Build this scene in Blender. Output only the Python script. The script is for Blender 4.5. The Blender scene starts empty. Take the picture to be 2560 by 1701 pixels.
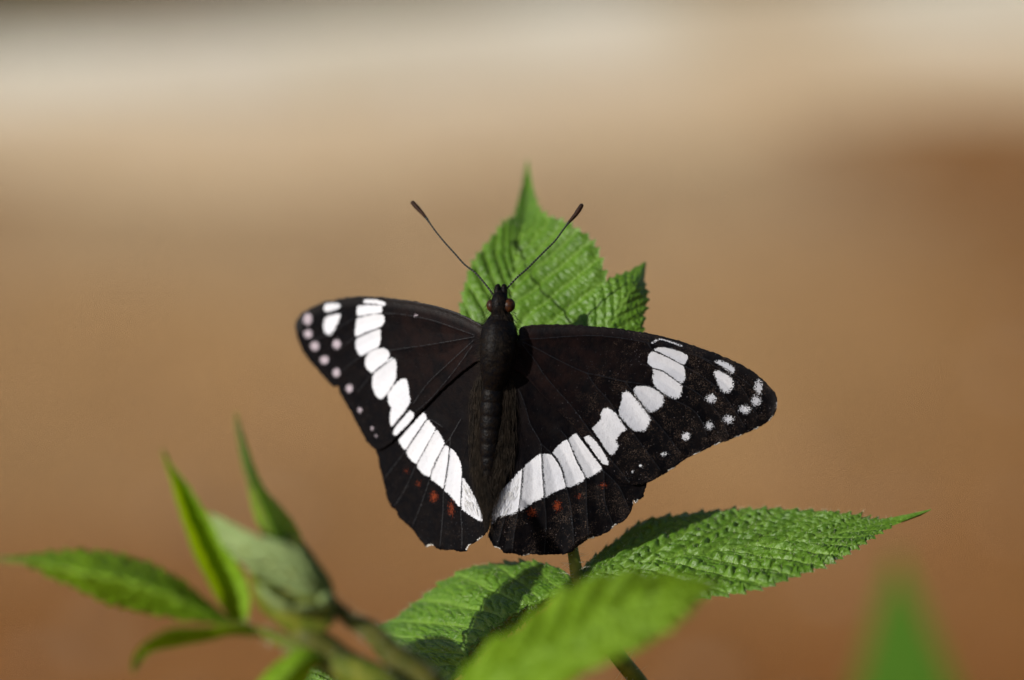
import bpy, math, random
import numpy as np
from mathutils import Vector, Matrix
from mathutils.geometry import delaunay_2d_cdt

random.seed(7); rng = np.random.default_rng(7)
scene = bpy.context.scene
COL = scene.collection

# ------------------------------------------------------------------ camera
W, H, LENS, SENS = 2560.0, 1701.0, 100.0, 36.0
FOCUS = 0.417                      # metres to the butterfly
PITCH = math.radians(15)           # camera looks down by this much
AIM = Vector((0, 0, 0.50))         # the butterfly sits half a metre above the soil
cam_d = bpy.data.cameras.new('camera'); cam = bpy.data.objects.new('camera', cam_d); COL.objects.link(cam)
cam_d.lens = LENS; cam_d.sensor_width = SENS; cam_d.sensor_fit = 'HORIZONTAL'
cam_d.clip_start = 0.01; cam_d.clip_end = 400
cam_d.dof.use_dof = True; cam_d.dof.focus_distance = FOCUS + 0.0005; cam_d.dof.aperture_fstop = 5.6
cam.rotation_euler = (math.pi/2 - PITCH, 0, 0)
ROT = np.array(cam.rotation_euler.to_matrix())
CAMPOS = np.array(AIM) + ROT @ np.array([0, 0, FOCUS])
cam.location = CAMPOS
scene.camera = cam

# ------------------------------------------------------------------ sky and sun
SUN_CAM = np.array([-0.738, 0.259, 0.624]); SUN_CAM /= np.linalg.norm(SUN_CAM)   # towards the sun, seen from the camera
SUN = ROT @ SUN_CAM
elev = math.asin(SUN[2]); azim = math.atan2(SUN[0], SUN[1])
world = bpy.data.worlds.new('World'); scene.world = world; world.use_nodes = True
wn = world.node_tree; bg = wn.nodes['Background']
sky = wn.nodes.new('ShaderNodeTexSky'); sky.sky_type = 'NISHITA'; sky.sun_disc = False
sky.sun_elevation = elev; sky.sun_rotation = azim
wn.links.new(sky.outputs[0], bg.inputs[0]); bg.inputs[1].default_value = 0.075
sd = bpy.data.lights.new('sun', 'SUN'); sd.energy = 5.0; sd.angle = math.radians(0.53); sd.color = (1.0, 0.955, 0.89)
sun = bpy.data.objects.new('sun', sd); COL.objects.link(sun); sun.location = (-1, -1, 3)
sun.rotation_euler = Vector(SUN).to_track_quat('Z', 'Y').to_euler()
scene.view_settings.view_transform = 'Standard'; scene.view_settings.look = 'None'
scene.view_settings.exposure = 0.25; scene.view_settings.gamma = 1.0
scene.render.engine = 'CYCLES'
scene.cycles.use_denoising = True
scene.cycles.max_bounces = 8; scene.cycles.transmission_bounces = 6; scene.cycles.transparent_max_bounces = 8

# ------------------------------------------------------------------ helpers
def P(px, py, d):
    """photo pixel and distance behind the focal plane (mm) -> world points"""
    px, py, d = np.broadcast_arrays(np.asarray(px, float), np.asarray(py, float), np.asarray(d, float))
    D = FOCUS + d*0.001
    k = SENS/LENS/W
    c = np.stack([(px - W/2)*k*D, -(py - H/2)*k*D, -D], -1)
    return CAMPOS + c @ ROT.T

def empty(name, loc, label, cat, group=None):
    o = bpy.data.objects.new(name, None); COL.objects.link(o); o.location = loc
    o.empty_display_size = 0.01
    o['label'] = label; o['category'] = cat
    if group: o['group'] = group
    return o

def root_of(o):
    while o.parent: o = o.parent
    return o

def mesh(name, verts, faces, mat, parent=None, attrs=None, smooth=True):
    verts = np.asarray(verts, float)
    if parent is not None: verts = verts - np.array(root_of(parent).location)
    me = bpy.data.meshes.new(name)
    me.from_pydata(verts.tolist(), [], [list(map(int, f)) for f in faces])
    if smooth: me.polygons.foreach_set('use_smooth', [True]*len(me.polygons))
    for k, v in (attrs or {}).items():
        v = np.asarray(v, float)
        if v.ndim == 1:
            a = me.attributes.new(k, 'FLOAT', 'POINT'); a.data.foreach_set('value', v.ravel())
        else:
            a = me.attributes.new(k, 'FLOAT_VECTOR', 'POINT'); a.data.foreach_set('vector', v.ravel())
    me.materials.append(mat); me.update()
    o = bpy.data.objects.new(name, me); COL.objects.link(o)
    if parent is not None: o.parent = parent
    return o

def cat_rom(pts, n):
    """Catmull-Rom through the points, n samples, uniform in index"""
    p = np.asarray(pts, float); m = len(p)
    t = np.linspace(0, m-1, n); i = np.clip(t.astype(int), 0, m-2); f = (t-i)[:, None]
    p0 = p[np.maximum(i-1, 0)]; p1 = p[i]; p2 = p[i+1]; p3 = p[np.minimum(i+2, m-1)]
    return .5*((2*p1) + (-p0+p2)*f + (2*p0-5*p1+4*p2-p3)*f**2 + (-p0+3*p1-3*p2+p3)*f**3)

def tube_geo(path, rad, sides=10, rz=None, squash=None):
    """tube along a world path; rad per point (m)"""
    path = np.asarray(path, float); n = len(path); rad = np.broadcast_to(np.asarray(rad, float), (n,))
    rz = rad if rz is None else np.broadcast_to(np.asarray(rz, float), (n,))
    T = np.gradient(path, axis=0); T /= np.linalg.norm(T, axis=1)[:, None] + 1e-12
    ref = ROT @ np.array([0, 0, 1.0])
    X = np.cross(T, ref); X /= np.linalg.norm(X, axis=1)[:, None] + 1e-12
    Y = np.cross(X, T)
    a = np.linspace(0, 2*np.pi, sides, endpoint=False)
    V = path[:, None, :] + X[:, None, :]*(np.cos(a)[None, :, None]*rad[:, None, None]) + Y[:, None, :]*(np.sin(a)[None, :, None]*rz[:, None, None])
    F = []
    for i in range(n-1):
        for j in range(sides):
            k = (j+1) % sides
            F.append((i*sides+j, i*sides+k, (i+1)*sides+k, (i+1)*sides+j))
    F.append(tuple(range(sides-1, -1, -1))); F.append(tuple((n-1)*sides+j for j in range(sides)))
    return V.reshape(-1, 3), F

def hairs_geo(starts, dirs, lens, rad, bend=None, seg=3):
    V, F = [], []
    for s, d, L, b in zip(starts, dirs, lens, bend if bend is not None else np.zeros((len(starts), 3))):
        d = d/np.linalg.norm(d); x = np.cross(d, [.3, .5, .8]); x /= np.linalg.norm(x); y = np.cross(d, x)
        o = len(V)
        for i in range(seg):
            t = i/seg; c = s + d*L*t + b*t*t; r = rad*(1-t*.75)
            for a in (0, 2.094, 4.189): V.append(c + r*(x*math.cos(a)+y*math.sin(a)))
        V.append(s + d*L + b)
        for i in range(seg-1):
            for j in range(3):
                k = (j+1) % 3
                F.append((o+i*3+j, o+i*3+k, o+i*3+3+k, o+i*3+3+j))
        for j in range(3): F.append((o+(seg-1)*3+j, o+(seg-1)*3+(j+1) % 3, o+seg*3))
    return V, F

# ------------------------------------------------------------------ node helpers
class NT:
    def __init__(s, name):
        s.m = bpy.data.materials.new(name); s.m.use_nodes = True; s.t = s.m.node_tree
        s.b = s.t.nodes['Principled BSDF']; s.out = s.t.nodes['Material Output']
    def n(s, typ, **kw):
        nd = s.t.nodes.new('ShaderNode'+typ)
        for k, v in kw.items(): setattr(nd, k, v)
        return nd
    def l(s, a, b): s.t.links.new(a, b)
    def put(s, sock, v):
        if hasattr(v, 'is_output') or hasattr(v, 'links'): s.l(v, sock)
        else: sock.default_value = v
    def attr(s, name): return s.n('Attribute', attribute_name=name).outputs['Fac']
    def vec(s, name='Object'): return s.n('TexCoord').outputs[name]
    def noise(s, scale, detail=2, rough=.5, vec=None, dist=0):
        nd = s.n('TexNoise'); nd.inputs['Scale'].default_value = scale; nd.inputs['Detail'].default_value = detail
        nd.inputs['Roughness'].default_value = rough; nd.inputs['Distortion'].default_value = dist
        s.l(vec if vec is not None else s.vec(), nd.inputs['Vector']); return nd.outputs['Fac']
    def vor(s, scale, feature='F1', out='Distance', vec=None):
        nd = s.n('TexVoronoi', feature=feature); nd.inputs['Scale'].default_value = scale
        s.l(vec if vec is not None else s.vec(), nd.inputs['Vector']); return nd.outputs[out]
    def math(s, op, a, b=0.0, c=0.0, clamp=False):
        nd = s.n('Math', operation=op, use_clamp=clamp); s.put(nd.inputs[0], a); s.put(nd.inputs[1], b); s.put(nd.inputs[2], c); return nd.outputs[0]
    def ramp(s, v, lo, hi, a=0.0, b=1.0, smooth=True):
        nd = s.n('MapRange', interpolation_type='SMOOTHSTEP' if smooth else 'LINEAR'); s.put(nd.inputs[0], v)
        for i, x in enumerate((lo, hi, a, b)): s.put(nd.inputs[1+i], x)
        return nd.outputs[0]
    def mix(s, f, a, b, mode='MIX'):
        nd = s.n('Mix', data_type='RGBA', blend_type=mode); s.put(nd.inputs[0], f)
        s.put(nd.inputs[6], a if hasattr(a, 'links') else (*a, 1)); s.put(nd.inputs[7], b if hasattr(b, 'links') else (*b, 1)); return nd.outputs[2]
    def bump(s, h, strength, dist, normal=None):
        nd = s.n('Bump'); nd.inputs['Strength'].default_value = strength; nd.inputs['Distance'].default_value = dist
        s.l(h, nd.inputs['Height'])
        if normal is not None: s.l(normal, nd.inputs['Normal'])
        return nd.outputs[0]

def simple(name, col, rough=.6, spec=.4, noise=None, bump=None, col2=None):
    t = NT(name); t.b.inputs['Roughness'].default_value = rough; t.b.inputs['Specular IOR Level'].default_value = spec
    if noise: t.l(t.mix(t.ramp(t.noise(noise, 3), .35, .65), col, col2), t.b.inputs['Base Color'])
    else: t.b.inputs['Base Color'].default_value = (*col, 1)
    if bump: t.l(t.bump(t.noise(bump[0], 3), bump[1], bump[2]), t.b.inputs['Normal'])
    return t.m

# ------------------------------------------------------------------ materials
def mat_wing():
    t = NT('wing_scales')
    white = t.attr('white'); pink = t.attr('pink'); red = t.attr('red'); vein = t.attr('vein'); brown = t.attr('brown'); speck = t.attr('speck'); edge = t.attr('rough')
    fringe = t.attr('fringe'); costa = t.attr('costa'); hairy = t.attr('hairy')
    fine = t.noise(5200, 2, .7); grain = t.noise(11000, 1, .5); mid = t.noise(900, 3, .6); big = t.noise(180, 3, .55)
    jit = t.math('MULTIPLY', t.math('SUBTRACT', t.ramp(fine, .25, .75, smooth=False), .5), t.math('MULTIPLY', edge, 1.5))           # ragged scale edges, in pixels
    w = t.ramp(t.math('ADD', white, jit), -0.6, 0.6)
    pk = t.ramp(t.math('ADD', pink, t.math('MULTIPLY', t.math('SUBTRACT', fine, .5), 18)), -0.2, 3.2)
    rd = t.ramp(t.math('ADD', red, t.math('MULTIPLY', t.math('SUBTRACT', t.ramp(fine, .25, .75, smooth=False), .5), 24)), -1, 6)
    base = t.mix(t.ramp(mid, .35, .7), (.0018, .0017, .0024), (.0038, .0029, .0031))
    base = t.mix(t.math('MULTIPLY', brown, t.ramp(t.noise(400, 4, .65), .3, .7)), base, (.0090, .0045, .0040))
    base = t.mix(t.math('MULTIPLY', hairy, .8), base, (.0065, .0048, .0036))
    sp = t.math('MULTIPLY', t.ramp(grain, .60, .68), t.ramp(t.math('MULTIPLY', speck, t.ramp(t.noise(330, 5, .8), .40, .66)), .1, .9))
    base = t.mix(t.math('MULTIPLY', sp, .8), base, (.15, .105, .080))
    base = t.mix(t.math('MULTIPLY', t.ramp(t.vor(1500), .10, .04), speck), base, (.17, .15, .16))
    base = t.mix(t.math('MULTIPLY', rd, .75), base, (.17, .030, .010))
    base = t.mix(pk, base, (.29, .25, .28))
    wc = t.mix(t.ramp(big, .35, .7), (.50, .505, .535), (.45, .46, .50))
    wc = t.mix(t.math('MULTIPLY', t.ramp(t.noise(2200, 4, .75), .52, .72), .45), wc, (.34, .33, .35))
    base = t.mix(w, base, wc)
    fr = t.ramp(t.math('ADD', fringe, t.math('MULTIPLY', t.math('SUBTRACT', t.ramp(fine, .25, .75, smooth=False), .5), 6)), -.5, .5)
    base = t.mix(fr, base, (.48, .46, .43))
    vw = t.ramp(t.math('ADD', vein, t.math('MULTIPLY', t.math('SUBTRACT', grain, .5), 2.0)), 1.7, .7)
    base = t.mix(t.math('MULTIPLY', vw, .93), base, (.0050, .0055, .0075))
    t.l(base, t.b.inputs['Base Color'])
    t.b.inputs['Roughness'].default_value = .52
    sh = t.math('ADD', t.math('MULTIPLY', costa, .5), t.math('MULTIPLY', vw, .35))
    t.l(t.math('SUBTRACT', .58, t.math('MULTIPLY', sh, .28)), t.b.inputs['Roughness'])
    t.l(t.math('ADD', .028, t.math('MULTIPLY', sh, .35)), t.b.inputs['Specular IOR Level'])
    gl = t.math('MULTIPLY', t.ramp(t.vor(2600), .16, .08), t.ramp(t.noise(420, 3, .7), .48, .60))
    gl = t.math('MULTIPLY', gl, t.math('MULTIPLY', t.math('ADD', .25, t.math('MULTIPLY', t.ramp(vein, 7, 1), .75)), t.ramp(speck, .0, .4)))
    t.l(t.mix(t.math('MULTIPLY', gl, .5), base, (.20, .22, .25)), t.b.inputs['Base Color'])  # glints, strongest along the veins, painted into the base colour
    hgt = t.math('ADD', t.noise(6500, 2, .6), t.math('MULTIPLY', t.noise(1500, 2, .5), 1.5))
    t.l(t.bump(hgt, .5, .00010), t.b.inputs['Normal'])
    return t.m

def mat_leaf(name, c_dark, c_mid, c_light, trans=(.16, .30, .02), tw=.30, under=(.17, .25, .10), rough=.42, spec=.45, bump=.5):
    t = NT(name)
    vein = t.attr('vein'); q = t.attr('quilt')
    n1 = t.noise(160, 3, .6); n2 = t.noise(1400, 3, .6)
    c = t.mix(t.ramp(n1, .3, .7), c_dark, c_mid)
    c = t.mix(t.math('MULTIPLY', t.ramp(n2, .35, .75), .35), c, c_light)
    c = t.mix(t.math('MULTIPLY', t.ramp(vein, .22, .02), .38), c, c_light)
    c = t.mix(t.math('MULTIPLY', t.ramp(t.vor(900), .10, .03), .25), c, tuple(min(1, x*1.6) for x in c_light))
    geo = t.n('NewGeometry')
    cc = t.mix(geo.outputs['Backfacing'], c, t.mix(t.ramp(vein, .25, .02), under, tuple(x*1.35 for x in under)))
    t.l(cc, t.b.inputs['Base Color'])
    t.l(t.ramp(n2, .3, .8, rough-.08, rough+.16), t.b.inputs['Roughness'])
    t.b.inputs['Specular IOR Level'].default_value = spec
    h = t.math('ADD', t.noise(2600, 3, .6), t.math('MULTIPLY', t.vor(1500, 'SMOOTH_F1'), -1.2))
    nm = t.bump(h, bump, .00025); t.l(nm, t.b.inputs['Normal'])
    tr = t.n('BsdfTranslucent'); tr.inputs[0].default_value = (*trans, 1); t.l(nm, tr.inputs['Normal'])
    mx = t.n('MixShader'); mx.inputs[0].default_value = tw
    t.l(t.b.outputs[0], mx.inputs[1]); t.l(tr.outputs[0], mx.inputs[2]); t.l(mx.outputs[0], t.out.inputs['Surface'])
    return t.m

M_WING = mat_wing()
M_LEAF = mat_leaf('leaf_mature', (.038, .098, .0035), (.066, .148, .0065), (.140, .245, .030), trans=(.26, .44, .01), tw=.12, spec=.36, rough=.44)
M_LEAFY = mat_leaf('leaf_young', (.080, .165, .003), (.125, .235, .006), (.22, .36, .03), trans=(.40, .58, .004), tw=.36, rough=.55, spec=.2)
M_PALE = mat_leaf('leaf_felted', (.13, .185, .058), (.18, .245, .090), (.26, .33, .15), trans=(.2, .3, .05), tw=.15, under=(.17, .235, .085), rough=.7, spec=.2)
M_FAR = mat_leaf('leaf_far', (.050, .128, .010), (.058, .148, .012), (.07, .16, .02), trans=(.10, .22, .01), tw=.25, spec=.08, rough=.7)
M_STEM = simple('stem_green', (.075, .100, .009), .55, .18, 500, (2500, .4, .0002), (.125, .135, .014))
M_STEMD = simple('stem_dark', (.050, .055, .008), .6, .15, 500, (2500, .4, .0002), (.080, .075, .012))
M_HAIRG = simple('plant_hair', (.50, .50, .36), .5, .4)
M_BODY = simple('body_chitin', (.0020, .0020, .0028), .45, .06, 1800, (3500, .6, .00015), (.0055, .0038, .0029))
M_HAIRB = simple('brown_hair', (.010, .0076, .0055), .55, .08, 900, None, (.023, .017, .012))
M_HAIRW = simple('white_hair', (.60, .59, .57), .6, .2)
M_ANT = simple('antenna_dark', (.004, .004, .004), .5, .10, 2500, None, (.010, .010, .008))
t_ = NT('antenna_ringed'); t_.b.inputs['Roughness'].default_value = .5; t_.b.inputs['Specular IOR Level'].default_value = .1
t_.l(t_.mix(t_.attr('ring'), (.004, .004, .004), (.075, .080, .070)), t_.b.inputs['Base Color']); M_ANT = t_.m
M_CLUB = simple('antenna_tip', (.010, .005, .003), .5, .10, 2500, None, (.028, .012, .007))
def mat_eye():
    t = NT('eye_brown')
    v = t.vor(9000)
    c = t.mix(t.ramp(v, .2, .6), (.095, .032, .006), (.018, .006, .003))
    c = t.mix(t.ramp(t.noise(1500, 2), .45, .62), (.020, .008, .005), c)
    t.l(c, t.b.inputs['Base Color']); t.b.inputs['Roughness'].default_value = .4; t.b.inputs['Specular IOR Level'].default_value = .12
    t.l(t.bump(v, .25, .00003), t.b.inputs['Normal']); return t.m
M_EYE = mat_eye()

# ------------------------------------------------------------------ ground and path
def mat_ground():
    t = NT('soil')
    v = t.n('TexCoord').outputs['Object']
    sep = t.n('SeparateXYZ'); t.l(v, sep.inputs[0])
    n = t.noise(1.7, 3, .5, v); n2 = t.noise(9, 4, .6, v); n3 = t.noise(45, 4, .7, v)
    # red-brown soil in front, tan soil towards the path, darker beyond it
    y = t.math('ADD', sep.outputs['Y'], t.math('MULTIPLY', t.math('SUBTRACT', n, .5), 1.1))
    x = sep.outputs['X']
    c = t.mix(t.ramp(y, .8, 1.9), (.240, .070, .0035), (.46, .262, .108))
    c = t.mix(t.ramp(y, 1.8, 2.75), c, (.57, .40, .225))
    side = t.ramp(t.math('ADD', t.math('ABSOLUTE', t.math('ADD', x, .13)), t.math('MULTIPLY', t.math('SUBTRACT', n, .5), .5)), .30, .66)
    c = t.mix(t.math('MULTIPLY', side, .85), c, (.235, .080, .0055))
    c = t.mix(t.ramp(n2, .35, .7, 0, .30), c, (.19, .085, .022))
    c = t.mix(t.ramp(n3, .45, .75, 0, .28), c, (.43, .26, .10))
    c = t.mix(t.ramp(t.math('ADD', sep.outputs['Y'], t.math('MULTIPLY', t.math('SUBTRACT', n2, .5), .3)), 3.25, 3.5), c, (.085, .058, .014))
    t.l(c, t.b.inputs['Base Color']); t.b.inputs['Roughness'].default_value = .95; t.b.inputs['Specular IOR Level'].default_value = .15
    t.l(t.bump(t.math('ADD', n3, t.noise(160, 4, .7, v)), .8, .012), t.b.inputs['Normal']); return t.m
def mat_path():
    t = NT('pale_gravel'); v = t.n('TexCoord').outputs['Object']
    vo = t.vor(70, 'F1', 'Color', v); n = t.noise(2.6, 3, .5, v)
    sep = t.n('SeparateXYZ'); t.l(v, sep.inputs[0])
    c = t.mix(t.ramp(n, .3, .7), (.64, .545, .39), (.83, .75, .60))
    c = t.mix(.22, c, vo, 'SOFT_LIGHT')
    # trodden soil where the gravel has worn thin, and along both edges
    worn = t.math('MULTIPLY', t.ramp(t.math('ABSOLUTE', t.math('SUBTRACT', sep.outputs['X'], .36)), .22, .05), .75)
    c = t.mix(worn, c, (.55, .40, .23))
    ac = t.math('ADD', t.attr('across'), t.math('MULTIPLY', t.math('SUBTRACT', t.noise(16, 4, .7, v), .5), .55))
    c = t.mix(t.ramp(ac, .52, .05), c, (.57, .40, .225))
    t.l(c, t.b.inputs['Base Color']); t.b.inputs['Roughness'].default_value = .95
    t.l(t.bump(t.vor(70, 'F1', 'Distance', v), .6, .01), t.b.inputs['Normal']); return t.m

def grid_sheet(name, xs, ys, zf, mat, kind='structure'):
    X, Y = np.meshgrid(xs, ys); V = np.stack([X, Y, zf(X, Y)], -1).reshape(-1, 3); nx = len(xs)
    F = [(j*nx+i, j*nx+i+1, (j+1)*nx+i+1, (j+1)*nx+i) for j in range(len(ys)-1) for i in range(nx-1)]
    o = mesh(name, V, F, mat); o['kind'] = kind; return o
xs = np.concatenate([np.linspace(-60, -4, 12), np.linspace(-3, 3, 61), np.linspace(4, 60, 12)])
ys = np.concatenate([np.linspace(-60, -3, 12), np.linspace(-2, 6, 81), np.linspace(7, 120, 24)])
def gz(X, Y): return .010*np.sin(X*3.1+Y*1.7)*np.sin(Y*2.6-X) + .006*np.sin(X*9+1)*np.sin(Y*8)-.016
ground = grid_sheet('ground', xs, ys, gz, mat_ground())
# the pale path crosses behind; its near edge swings a little
def path_strip():
    n = 120; x = np.linspace(-12, 12, n)
    near = 2.64 + .24*np.clip(x, -2, 0) + .48*np.clip(x, 0, 2) + .04*np.sin(x*6)
    far = 4.04 + .62*np.clip(x, -1.2, 2) + .05*np.sin(x*5+1)
    rows = 6; V = []; F = []; AC = []
    for j in range(rows):
        AC += [j/(rows-1)]*n
        t = j/(rows-1); yy = near + (far-near)*t
        z = gz(x, yy)*.3 + .012 + .012*math.sin(math.pi*t)
        V += list(np.stack([x, yy, z - (.03 if j in (0, rows-1) else 0)], -1))
    for j in range(rows-1):
        for i in range(n-1): F.append((j*n+i, j*n+i+1, (j+1)*n+i+1, (j+1)*n+i))
    o = mesh('path', V, F, mat_path(), attrs=dict(across=AC)); o['kind'] = 'structure'
path_strip()
def pebbles():
    V, F = [], []
    for i in range(900):
        x = rng.uniform(-1.6, 1.6); y = rng.uniform(.2, 4.6); r = rng.uniform(.004, .013)
        z = float(gz(np.array(x), np.array(y))); o = len(V); a0 = rng.uniform(0, 6)
        for (h, k, m) in ((-.3, .8, 6), (.25, 1.0, 6), (.7, .6, 6)):
            for j in range(m):
                a = a0 + j*2*math.pi/m; q = r*k*rng.uniform(.8, 1.2); V.append((x+q*math.cos(a)*1.3, y+q*math.sin(a), z+h*r))
        for l in (0, 6):
            for j in range(6): F.append((o+l+j, o+l+(j+1) % 6, o+l+6+(j+1) % 6, o+l+6+j))
        F.append(tuple(o+12+j for j in range(6)))
    ob = mesh('pebbles', V, F, simple('pebble', (.30, .20, .12), .9, .2, 30, None, (.16, .09, .05)), smooth=False)
    ob['kind'] = 'stuff'; ob['label'] = 'small brown stones scattered over the bare soil'; ob['category'] = 'pebbles'
pebbles()

# ------------------------------------------------------------------ leaves
def hash2(a, b): return np.modf(np.abs(np.sin(a*12.9898 + b*78.233)*43758.5453))[0]

def leaf(name, rows, mat, parent, nu=200, nv=26, veins=9, skew=.30, A=.35, teeth=26, tamp=9, groove=.25, arch=0., seed=0, quilt=9, flip=False, wob=0., qa=.75, qu=1.9, hairs=0, label=None, thick=True):
    """rows base->tip: (Lx,Ly,Ld, Mx,My,Md, Rx,Ry,Rd); px and mm behind focus. A = pleat height mm"""
    R = cat_rom(rows, nu); u = np.linspace(0, 1, nu)
    L, M, E = R[:, 0:3], R[:, 3:6], R[:, 6:9]
    rs = np.random.default_rng(seed)
    v = np.linspace(-1, 1, 2*nv+1); v = np.sign(v)*np.abs(v)**.9
    U, Vv = np.meshgrid(u, v, indexing='ij')
    pts = np.zeros((nu, 2*nv+1, 3))
    tdir = np.gradient(M[:, :2], axis=0); tdir /= np.linalg.norm(tdir, axis=1)[:, None] + 1e-9
    for side, S in ((-1, L), (1, E)):
        out = S - M; wid = np.linalg.norm(out[:, :2], axis=1)[:, None] + 1e-9
        od = out.copy(); od /= wid
        ph = u*teeth + rs.uniform(0, 1); f = ph % 1; k = np.floor(ph)
        saw = np.where(f < .74, f/.74, (1-f)/.26)**1.1
        amp = tamp*(.55 + .9*hash2(k, seed+side))*np.clip(np.sin(np.pi*np.clip(u, .03, 1))*1.8, 0, 1)
        f2 = (ph*2 + .3) % 1; saw2 = np.where(f2 < .74, f2/.74, (1-f2)/.26)
        off = amp*(saw - .45) + .28*amp*(saw2 - .45)
        off = off*np.clip(wid[:, 0]/(3*tamp+1e-6), 0, 1)
        m = (v < 0) if side < 0 else (v >= 0)
        a = np.abs(v[m])
        line = M[:, None, :] + out[:, None, :]*a[None, :, None]
        ed = (a**5)[None, :, None]
        line = line + od[:, None, :]*(off[:, None, None]*ed)
        line[..., :2] += tdir[:, None, :]*(np.clip(amp, 0, None)*saw*.75)[:, None, None]*ed
        pts[:, m] = line
    a = np.abs(Vv)
    def wav(fu, fa, n=5):
        w = 0
        for _ in range(n): w = w + np.sin(U*fu*rs.uniform(.5, 1.5)*6.28 + Vv*fa*rs.uniform(.5, 1.5)*6.28 + rs.uniform(0, 6.28))
        return w/math.sqrt(n)
    x = (U - skew*a*(1-.25*a))*veins + .045*wav(5, 1.5) + .018*wav(16, 4) + np.where(Vv < 0, .0, .45) + wob*np.sin(U*17+seed)*.15
    f = x % 1; k = np.floor(x)
    bul = np.sin(np.pi*f)**.65
    qn = quilt*(.55*a + qu*U + .03*np.sin(k*5.1+U*20)) + hash2(k, np.sign(Vv)*3+seed) + .25*np.sin(f*6.283 + k) + .22*wav(6, 2) + .10*wav(18, 6)
    q = np.abs(np.sin(np.pi*qn))**.55*(.55 + .45*np.abs(np.sin(np.pi*(f*1.9 + hash2(np.floor(qn), k+seed)))))
    cell = hash2(np.floor(qn), k)
    wfac = np.clip(np.linalg.norm((E-L)[:, :2], axis=1)/np.linalg.norm((E-L)[:, :2], axis=1).max()*1.3, 0, 1)[:, None]
    h = wfac*bul*((1-qa) + qa*q*(.55+.75*cell)) + wfac*.05*wav(40, 12) - groove*np.exp(-(a/.045)**2)/max(A, 1e-6)
    h = h*np.clip((1-a)*9, .15, 1)*np.clip(np.minimum(U, 1-U)*14, .05, 1)
    h += (arch/max(A, 1e-6))*(1-(2*a-1)**2)
    Wp = P(pts[..., 0], pts[..., 1], pts[..., 2])
    du = np.gradient(Wp, axis=0); dv = np.gradient(Wp, axis=1)
    N = np.cross(du, dv); N /= np.linalg.norm(N, axis=2)[..., None] + 1e-15
    cen = N[nu//4:3*nu//4].mean((0, 1)); s = 1.0 if cen @ (ROT @ np.array([0, .35, 1.0])) > 0 else -1.0
    if flip: s = -s
    Wp = Wp + N*s*(h*A*.001)[..., None]
    nw = 2*nv+1
    F = []
    for i in range(nu-1):
        for j in range(nw-1):
            q4 = (i*nw+j, (i+1)*nw+j, (i+1)*nw+j+1, i*nw+j+1)
            F.append(q4 if s > 0 else q4[::-1])
    vd = np.minimum(np.minimum(f, 1-f)*1.2, a*2.2)
    o = mesh(name, Wp.reshape(-1, 3), F, mat, parent, dict(vein=vd.ravel(), quilt=(bul*q).ravel()))
    if label: o['label'] = label
    if hairs:
        ii_ = np.concatenate([rs.integers(0, nu*(2*nv+1), hairs), rs.integers(3, nu-3, hairs//2)*(2*nv+1) + rs.choice([0, 2*nv], hairs//2)])
        ii_ = ii_[rs.uniform(0, 1, len(ii_)) < wfac[ii_//(2*nv+1), 0]**1.5]
        nn = (N*s).reshape(-1, 3)[ii_] + rs.normal(0, .45, (len(ii_), 3))
        hv, hf = hairs_geo(Wp.reshape(-1, 3)[ii_], nn, rs.uniform(.00025, .0007, len(ii_)), .000016, seg=2)
        ho = mesh('hair', hv, hf, M_HAIRG, o); ho['kind'] = 'stuff'
    # midrib on the lower side
    mid = Wp[:, nv] - N[:, nv]*s*np.linspace(.00075, .0003, nu)[:, None]; ii = np.linspace(0, nu-1, 30).astype(int)
    r = np.linspace(.0005, .0001, 30)
    V2, F2 = tube_geo(mid[ii], r, 6); mesh('midrib', V2, F2, M_STEM, o)
    o_grid = (pts.reshape(-1, 3), Wp.reshape(-1, 3))
    return o, o_grid

def stalk(name, pts, rpx, mat, parent, hairs=0, hlen=.0011, n=60, ground_to=None):
    """pts (px,py,d) list; rpx radii in px at each; optional run down to the ground at world xy"""
    C = cat_rom(pts, n); r = np.interp(np.linspace(0, 1, n), np.linspace(0, 1, len(rpx)), rpx)
    path = P(C[:, 0], C[:, 1], C[:, 2]); rad = r*(SENS/LENS/W)*FOCUS
    if ground_to is not None:
        e = path[-1]; g = np.array([ground_to[0], ground_to[1], -.02]); d = path[-1]-path[-2]; d /= np.linalg.norm(d)
        c1 = e + d*.05; c2 = g + np.array([0, 0, .22])
        t = np.linspace(.02, 1, 40)[:, None]
        bz = (1-t)**3*e + 3*t*(1-t)**2*c1 + 3*t*t*(1-t)*c2 + t**3*g
        path = np.vstack([path, bz]); rad = np.concatenate([rad, np.linspace(rad[-1], max(rad[-1]*1.4, .0025), 40)])
    V, F = tube_geo(path, rad, 12); o = mesh(name, V, F, mat, parent)
    if hairs:
        i = rng.integers(1, n-1, hairs); T = path[i+1]-path[i-1]; T /= np.linalg.norm(T, axis=1)[:, None]
        a = rng.normal(size=(hairs, 3)); a -= (a*T).sum(1)[:, None]*T; a /= np.linalg.norm(a, axis=1)[:, None]
        st = path[i] + a*rad[i][:, None]*.95
        V, F = hairs_geo(st, a + T*rng.normal(0, .35, (hairs, 1)), rng.uniform(.4, 1, hairs)*hlen, .00003)
        h = mesh('hair', V, F, M_HAIRG, o); h['kind'] = 'stuff'
    return o

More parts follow.
